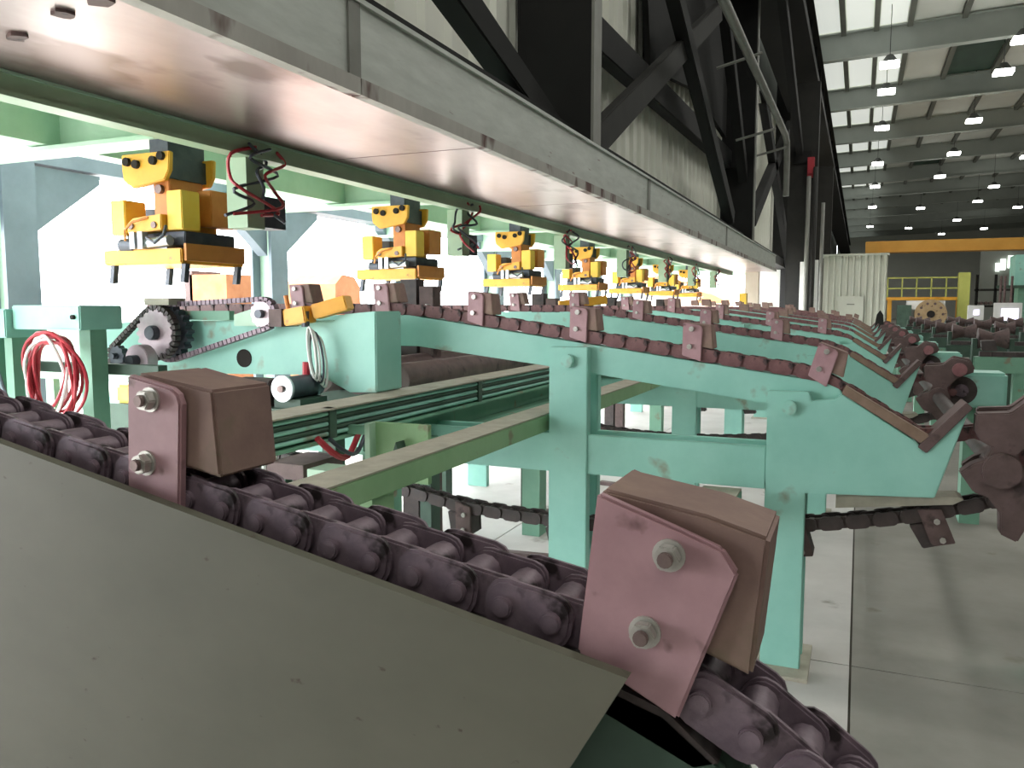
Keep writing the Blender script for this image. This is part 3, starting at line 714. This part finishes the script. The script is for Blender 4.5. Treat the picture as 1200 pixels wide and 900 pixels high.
# motor
mo = thing('gear_motor', 'small dark motor with silver end flange on the pipe rack', 'motor')
MB().cyl((-2.60, 3.2, 1.30), (-2.60, 3.22, 1.30), .066, 20).build('end_flange', 'silver', mo, .003, True)
MB().cyl((-2.60, 3.22, 1.30), (-2.60, 3.48, 1.30), .058, 20).build('motor_body', 'gunmetal', mo, .003, True)
MB().cyl((-2.60, 3.185, 1.30), (-2.60, 3.2, 1.30), .018, 12).build('shaft_end', 'bolt', mo)
box(-2.68, -2.52, 3.24, 3.46, 1.19, 1.245).build('foot', 'dark_green', mo)
MB().cyl((-2.90, 3.28, 1.27), (-2.70, 3.28, 1.27), .075, 18).build('gearbox', 'chain_dark', mo, .004, True)
o = box(-3.2, -2.28, 3.2, 3.5, 1.13, 1.2).build('motor_shelf', 'dark_green'); tag(o, 'dark green shelf under the small motor', 'shelf')
for x in (-3.1, -2.4): box(x - .04, x + .04, 3.3, 3.38, 0, 1.13).build('leg', 'dark_green', o)
# yellow bracket with hanging white cable loops
yb = thing('clamp_bracket', 'yellow clamp bracket on the drive beam top', 'bracket')
MB().bar((-2.72, 3.42, 1.645), (-2.585, 3.42, 1.665), .1, .085).build('jaw', 'yellow', yb, .006)
MB().bar((-2.58, 3.46, 1.675), (-2.40, 3.5, 1.725), .1, .075).build('jaw', 'yellow', yb, .006)
MB().cyl((-2.70, 3.40, 1.66), (-2.72, 3.40, 1.76), .012, 8).build('rod', 'orange_shade', yb)
MB().cyl((-2.60, 3.40, 1.60), (-2.60, 3.40, 1.68), .02, 10).build('screw', 'gunmetal', yb)
wc = thing('cable_loop', 'white cable loops hanging from the yellow clamp', 'cable')
for q in range(5):
    x0 = -2.565 + .006 * q; pts = []
    for i in range(20):
        a = 2 * math.pi * i / 20; pts.append((x0 + math.sin(a) * (.022 + .008 * (q % 3)) + .03 * (1 - math.cos(a)) / 2, 3.38 + .012 * q, 1.60 - .13 * (1 - math.cos(a)) - .012 * q))
    MB().tube(pts, .006, 6, True).build('cable', 'white' if q != 2 else 'gunmetal', wc, smooth=True)
o = MB().tube([(-2.60, 3.4, 1.42), (-2.605, 3.4, 1.3), (-2.60, 3.38, 1.25)], .02, 8).build('hose_end', 'red_hose', smooth=True); tag(o, 'short red hose below the white cable loops', 'hose')
# small sag of red hose under the pipe rack
o = MB().tube([(-2.08 + .02 * math.sin(t * .5), 2.78 + .04 * t, 1.15 - .11 * math.sin(math.pi * t / 9)) for t in range(10)], .014, 8).build('red_hose', 'red_hose', smooth=True); tag(o, 'red hose sagging below the pipe rack', 'hose')
o = MB().tube([(-2.06 + .02 * math.sin(t * .5), 2.84 + .036 * t, 1.14 - .09 * math.sin(math.pi * t / 9)) for t in range(10)], .010, 8).build('red_hose', 'gunmetal', smooth=True); tag(o, 'dark hose sagging beside the red one under the rack', 'hose')

# left table with red hose coil
lt = thing('side_table', 'teal box table at the left edge holding a hose coil', 'table')
box(-4.10, -3.60, 2.9, 3.16, 1.585, 1.71).build('top_box', 'teal', lt, .006)
box(-4.32, -4.10, 2.86, 3.1, 1.54, 1.69).build('end_box', 'teal', lt, .006)
box(-3.71, -3.63, 2.98, 3.08, 0, 1.585).build('leg', 'green', lt)
box(-4.42, -4.24, 2.9, 3.0, 0, 1.68).build('leg', 'green', lt)
box(-4.20, -4.14, 2.92, 3.02, 0, 1.54).build('leg', 'green', lt)
box(-4.60, -4.42, 2.9, 3.0, 0, 1.70).build('leg', 'pale_green', lt)
box(-4.6, -3.3, 3.1, 3.16, 1.345, 1.40).build('cross_bar', 'dark_green', lt)
MB().cyl((-3.64, 2.885, 1.65), (-3.64, 2.9, 1.65), .012, 10).build('bolt_head', 'hole', lt)
hc = thing('hose_coil', 'coil of red hose hanging under the teal box table', 'hose')
for q in range(9):
    pts = []; rx = .145 + random.uniform(-.012, .014); rz = .2 + random.uniform(-.01, .012); cx = -3.80 + .004 * q + random.uniform(-.008, .014); yy = 2.84 + .012 * (q % 3)
    for i in range(28):
        a = 2 * math.pi * i / 28; pts.append((cx + math.cos(a) * rx + (.03 * (q % 3) if math.cos(a) > 0 else 0), yy + .02 * math.sin(2 * a + q), 1.375 + math.sin(a) * rz - .006 * q))
    MB().tube(pts, .0085, 6, True).build('hose_turn', 'red_hose' if q not in (3, 6) else 'white', hc, smooth=True)
o = MB().tube([(-4.19, 2.8, 2.6), (-4.195, 2.8, 1.75), (-4.19, 2.8, 1.45), (-4.17, 2.8, 1.1)], .012, 8).build('air_line', 'silver', smooth=True); tag(o, 'thin pale air line running down beside the hose coil', 'pipe')
o = MB().tube([(-4.17, 2.79, 1.5), (-4.11, 2.79, 1.45), (-4.05, 2.79, 1.3), (-3.98, 2.79, 1.15)], .011, 8).build('air_hose', 'blue_grey', smooth=True); tag(o, 'grey hose curving from the air line', 'hose')
o = box(-4.205, -4.165, 2.775, 2.82, 1.42, 1.5).build('line_fitting', 'silver'); tag(o, 'small silver fitting on the pale air line', 'fitting')
ys_ = thing('floor_unit', 'yellow pump unit standing behind the hose coil', 'pump')
box(-5.2, -4.75, 4.4, 4.8, 0, .98).build('base', 'dark_green', ys_); box(-5.15, -4.8, 4.42, 4.78, .98, 1.12).build('tank', 'yellow2', ys_, .02); MB().cyl((-5.0, 4.5, 1.12), (-5.0, 4.5, 1.2), .06, 12).build('cap', 'yellow', ys_)
o = box(-6.0, -3.0, 4.6, 4.7, .88, 1.0).build('rear_rail', 'teal'); tag(o, 'teal rail beyond the drive unit at left', 'rail')
for x in (-5.6, -4.2): box(x - .05, x + .05, 4.6, 4.7, 0, .88).build('post', 'teal', o)
o = box(-5.4, -4.0, 3.95, 4.0, 1.2, 1.58).build('back_plate', 'pale_green'); tag(o, 'pale green plate behind the sprockets', 'plate')
for x in (-5.3, -4.1): box(x - .04, x + .04, 4.0, 4.05, 0, 1.58).build('post', 'pale_green', o)

# lower clutter seen between the near dogs
vb = thing('valve_box', 'small white junction box under the pipe rack', 'box')
box(-2.575, -2.465, 2.9, 3.0, .93, 1.012).build('case', 'white', vb, .006)
for x in (-2.545, -2.505): box(x, x + .02, 2.892, 2.9, .958, .985).build('socket', 'hole', vb)
box(-2.54, -2.50, 2.93, 2.97, 0, .93).build('stand', 'dark_green', vb)
o = box(-2.45, -2.25, 2.9, 3.2, .93, 1.0).build('oil_tray', 'brown'); tag(o, 'dark tray beside the white junction box', 'tray')
box(-2.43, -2.39, 2.95, 3.0, 0, .93).build('leg', 'dark_green', o); box(-2.31, -2.27, 3.1, 3.15, 0, .93).build('leg', 'dark_green', o)
o = box(-2.09, -1.95, 2.72, 2.86, .965, 1.03).build('terminal_box', 'pale_green'); tag(o, 'pale green terminal box behind the grass-green beam', 'box')
box(-2.06, -2.0, 2.76, 2.82, 0, .965).build('stand', 'green', o)
pl = thing('stop_plate', 'green upright plate bolted to the pipe rack behind the grass-green beam', 'plate')
box(-1.99, -1.70, 3.05, 3.08, .93, 1.19).build('plate', 'grass_green', pl); box(-1.99, -1.965, 3.0, 3.05, .93, 1.19).build('rib', 'pale_green', pl); box(-2.115, -1.99, 3.05, 3.08, 1.13, 1.17).build('arm', 'green', pl)
MB().prism([(-1.86, 1.0), (-1.78, 1.0), (-1.82, 1.12)], 2.98, 3.05).build('gusset', 'dark_green', pl)
for k, (x, y, a) in enumerate([(-2.2, 6.2, .3), (-1.7, 7.3, -.2), (-2.0, 5.0, .1)]):
    o = box(-.55, .55, -.03, .03, 0, .035).build('floor_bar', 'brown'); o.location = (x, y, .0); o.rotation_euler = (0, 0, a)
    tag(o, ['dark bar lying on the pale floor beyond the first frame', 'dark bar on the floor in the second bay', 'dark bar on the floor under the pipe rack'][k], 'bar')
# big dusty pipes lying behind the rack
for k, (x, z, r_) in enumerate([(-3.2, 1.28, .13), (-2.9, 1.26, .11), (-2.62, 1.25, .10)]):
    o = MB().cyl((x, 4.3, z), (x, 6.6, z), r_, 20).build('steel_pipe', 'brown', smooth=True); tag(o, ['thick', 'middle', 'thin'][k] + ' dusty brown steel pipe lying behind the pipe rack', 'pipe', 'brown pipes behind the rack')
ps = MB().box(-3.4, -2.45, 4.5, 4.62, 1.07, 1.15).box(-3.36, -3.28, 4.5, 4.62, 0, 1.07).box(-2.57, -2.49, 4.5, 4.62, 0, 1.07).build('pipe_cradle', 'dark_green'); tag(ps, 'near dark green cradle under the brown pipes', 'cradle')
ps = MB().box(-3.4, -2.45, 6.2, 6.32, 1.07, 1.15).box(-3.36, -3.28, 6.2, 6.32, 0, 1.07).box(-2.57, -2.49, 6.2, 6.32, 0, 1.07).build('pipe_cradle', 'dark_green'); tag(ps, 'far dark green cradle under the brown pipes', 'cradle')
# dark upright posts by the lifters
for k, (x, y, zt_) in enumerate([(-2.95, 5.2, 1.9), (-3.0, 7.9, 1.84), (-3.1, 10.9, 1.84), (-3.1, 13.9, 1.84)]):
    t = thing('guide_post', f'dark brown guide post behind the chains, {ORD[k]} from the viewer', 'post', (x, y, 0), 'dark guide posts along the chains')
    box(-.13, .0, -.06, .06, 0, zt_).build('plate', 'chain_dark', t); box(.02, .13, -.05, .07, 0, zt_ - .05).build('plate', 'brown', t); box(-.13, .13, -.07, .08, 0, .03).build('base', 'brown', t)
o = MB().tube([(-2.78, 5.0, 1.72), (-2.79, 5.0, 1.6), (-2.76, 5.0, 1.5), (-2.78, 5.0, 1.42)], .018, 8).build('white_rope', 'white', smooth=True); tag(o, 'white rope end hanging on the dark guide post', 'rope')
o = MB().bar((-2.6, 7.2, 1.72), (-2.2, 7.4, 1.77), .12, .08).build('yellow_clamp', 'yellow', None, .006); tag(o, 'small yellow clamp on the second frame chain', 'clamp')
o = box(-3.2, -3.0, 24, 24.3, 0, 2.1).build('yellow_box', 'yellow2'); tag(o, 'small yellow box beneath the far end of the box beam', 'box')

# ================================================================== FAR END
bt = thing('white_booth', 'white corrugated booth at the far end of the conveyors', 'booth')
box(-1.20, .78, 30.05, 32.5, 0, 3.40).build('core', 'booth', bt)
for k in range(10):
    x = -1.21 + k * .2
    m = MB().prism([(x, 30.04), (x + .12, 30.04), (x + .14, 30.0), (x + .18, 30.0), (x + .2, 30.04)] + [(x + .2, 30.05), (x, 30.05)], 0, 3.43, 'z'); m.build('wall_sheet', 'booth', bt)
box(-.70, .10, 29.96, 30.0, .0, 2.08).build('door', 'booth', bt); box(-.42, -.18, 29.945, 29.96, 1.78, 1.81).build('sign_strip', 'purlin', bt)
box(-1.26, .84, 29.95, 32.6, 3.43, 3.50).build('roof', 'booth', bt)
cr = thing('bridge_crane', 'yellow bridge crane spanning the far hall', 'crane')
box(.2, 23.9, 50, 51, 4.72, 5.35).build('girder', 'crane_yellow', cr); box(.15, .9, 49.5, 51.5, 4.65, 5.3).build('end_truck', 'crane_yellow', cr)
box(.3, 23.9, 49.9, 50, 4.72, 4.78).build('lower_flange', 'crane_yellow', cr)
box(-.3, .4, 49, 52, 0, 4.65).build('leg', 'dark_wall', cr)
ym = thing('railed_platform', 'yellow railed platform behind the ring machine', 'platform')
box(1.2, 4.5, 45, 47, 2.05, 2.2).build('deck', 'yellow', ym)
for z in (2.6, 3.12): box(1.2, 4.5, 45, 45.05, z, z + .06).build('rail', 'yellow_green', ym)
for k in range(6): x = 1.2 + k * .65; box(x, x + .06, 45, 45.06, 2.2, 3.15).build('rail_post', 'yellow_green', ym)
for x in (1.25, 4.3): box(x, x + .2, 45.1, 45.3, 0, 2.05).build('leg', 'yellow', ym)
o = box(4.32, 4.8, 44.5, 45.0, 0, 3.36).build('tall_post', 'yellow_green'); tag(o, 'tall yellow-green post beside the railed platform', 'post')
rg = thing('ring_machine', 'rusty tan ring machine with dark centre hole', 'machine')
MB().cyl((3.0, 42, 1.38), (3.0, 42.6, 1.38), .68, 20).build('ring', 'tan', rg, .02, True); MB().cyl((3.0, 41.9, 1.38), (3.0, 42, 1.38), .17, 16).build('bore', 'hole', rg)
box(2.3, 3.7, 42, 42.8, 0, .8).build('base', 'brown', rg); box(2.0, 3.6, 42.3, 42.8, 1.6, 2.0).build('cross_head', 'white', rg); box(1.6, 2.2, 42.2, 42.7, 0, 1.8).build('side_frame', 'dark_green', rg)
for k in range(10):
    a = k * .628; MB().cyl((3.0 + math.cos(a) * .5, 41.95, 1.38 + math.sin(a) * .5), (3.0 + math.cos(a) * .5, 42, 1.38 + math.sin(a) * .5), .06, 8).build('stud', 'brown', rg)
for k, (x0, x1, z0, z1) in enumerate([(3.2, 3.65, 1.29, 1.76), (3.93, 4.7, 1.11, 1.84)]):
    t = thing('control_monitor', ['smaller operator screen with bright square near the yellow-green post', 'larger glowing lilac operator screen at the right edge'][k], 'monitor')
    box(x0, x1, 29.9, 30.1, z0, z1).build('case', 'white', t, .01)
    if k == 0: box(x0 + .16, x1 - .13, 29.88, 29.9, z0 + .16, z1 - .14).build('display', 'screen', t)
    else: box(x0 + .2, x1 - .1, 29.88, 29.9, z0 + .1, z1 - .18).build('display', 'screen', t)
    box((x0 + x1) / 2 - .1, (x0 + x1) / 2 + .1, 29.95, 30.05, 0, z0).build('stand', 'gunmetal', t)
for k, (x0, x1, z0, z1) in enumerate([(7.83, 8.05, 3.97, 4.5), (8.1, 8.38, 4.05, 4.75), (8.5, 8.8, 4.17, 4.95)]):
    t = box(x0, x1, 60, 60.1, z0, z1).build(f'window_{k + 1}', 'window_glow'); tag(t, ['left', 'middle', 'right'][k] + ' one of three glowing slit windows in the far right', 'window', kind='structure')
o = box(7.0, 14, 60.15, 60.3, 0, 5.6).build('wall_partition', 'dark_wall'); tag(o, 'dark partition wall holding three slit windows', 'wall', kind='structure')
gm = thing('green_machine', 'tall green machine frame at the far right edge', 'machine')
box(5.95, 8.2, 40, 41.5, 2.6, 3.9).build('head', 'teal', gm, .02); box(6.1, 6.4, 40, 41, 0, 2.6).build('column', 'green', gm); box(7.4, 7.9, 40, 41, 0, 2.6).build('column', 'green', gm); box(5.3, 8.2, 39.9, 40, 2.5, 2.62).build('ledge', 'dark_green', gm)
for k, x in enumerate((5.4, 5.55, 5.8, 6.6)): MB().cyl((x, 39.6, 0), (x, 39.6, 3.0), .05, 8).build('riser', 'brown', gm)
pk = thing('storage_shelving', 'dark storage rack between the yellow-green post and screens', 'rack')
for x in (5.2, 6.0, 6.8): box(x, x + .12, 46, 46.12, 0, 3.3).build('upright', 'black', pk)
for z in (.9, 1.7, 2.5): box(5.2, 6.92, 46, 46.5, z, z + .1).build('shelf', 'black2', pk); 
for k in range(8): MB().cyl((5.3 + .2 * k, 46.05, 1.9), (5.3 + .2 * k, 46.45, 1.9), .08, 8).build('roll', 'brown', pk)
o = MB().prism([(.35, .95), (.62, .95), (.58, 1.5), (.50, 1.62), (.42, 1.5)], 24, 24.25).build('warning_cone', 'black2'); tag(o, 'small dark cone-like post before the white booth', 'post')
box(.42, .55, 24.05, 24.2, 0, .95).build('stem', 'black2', o)
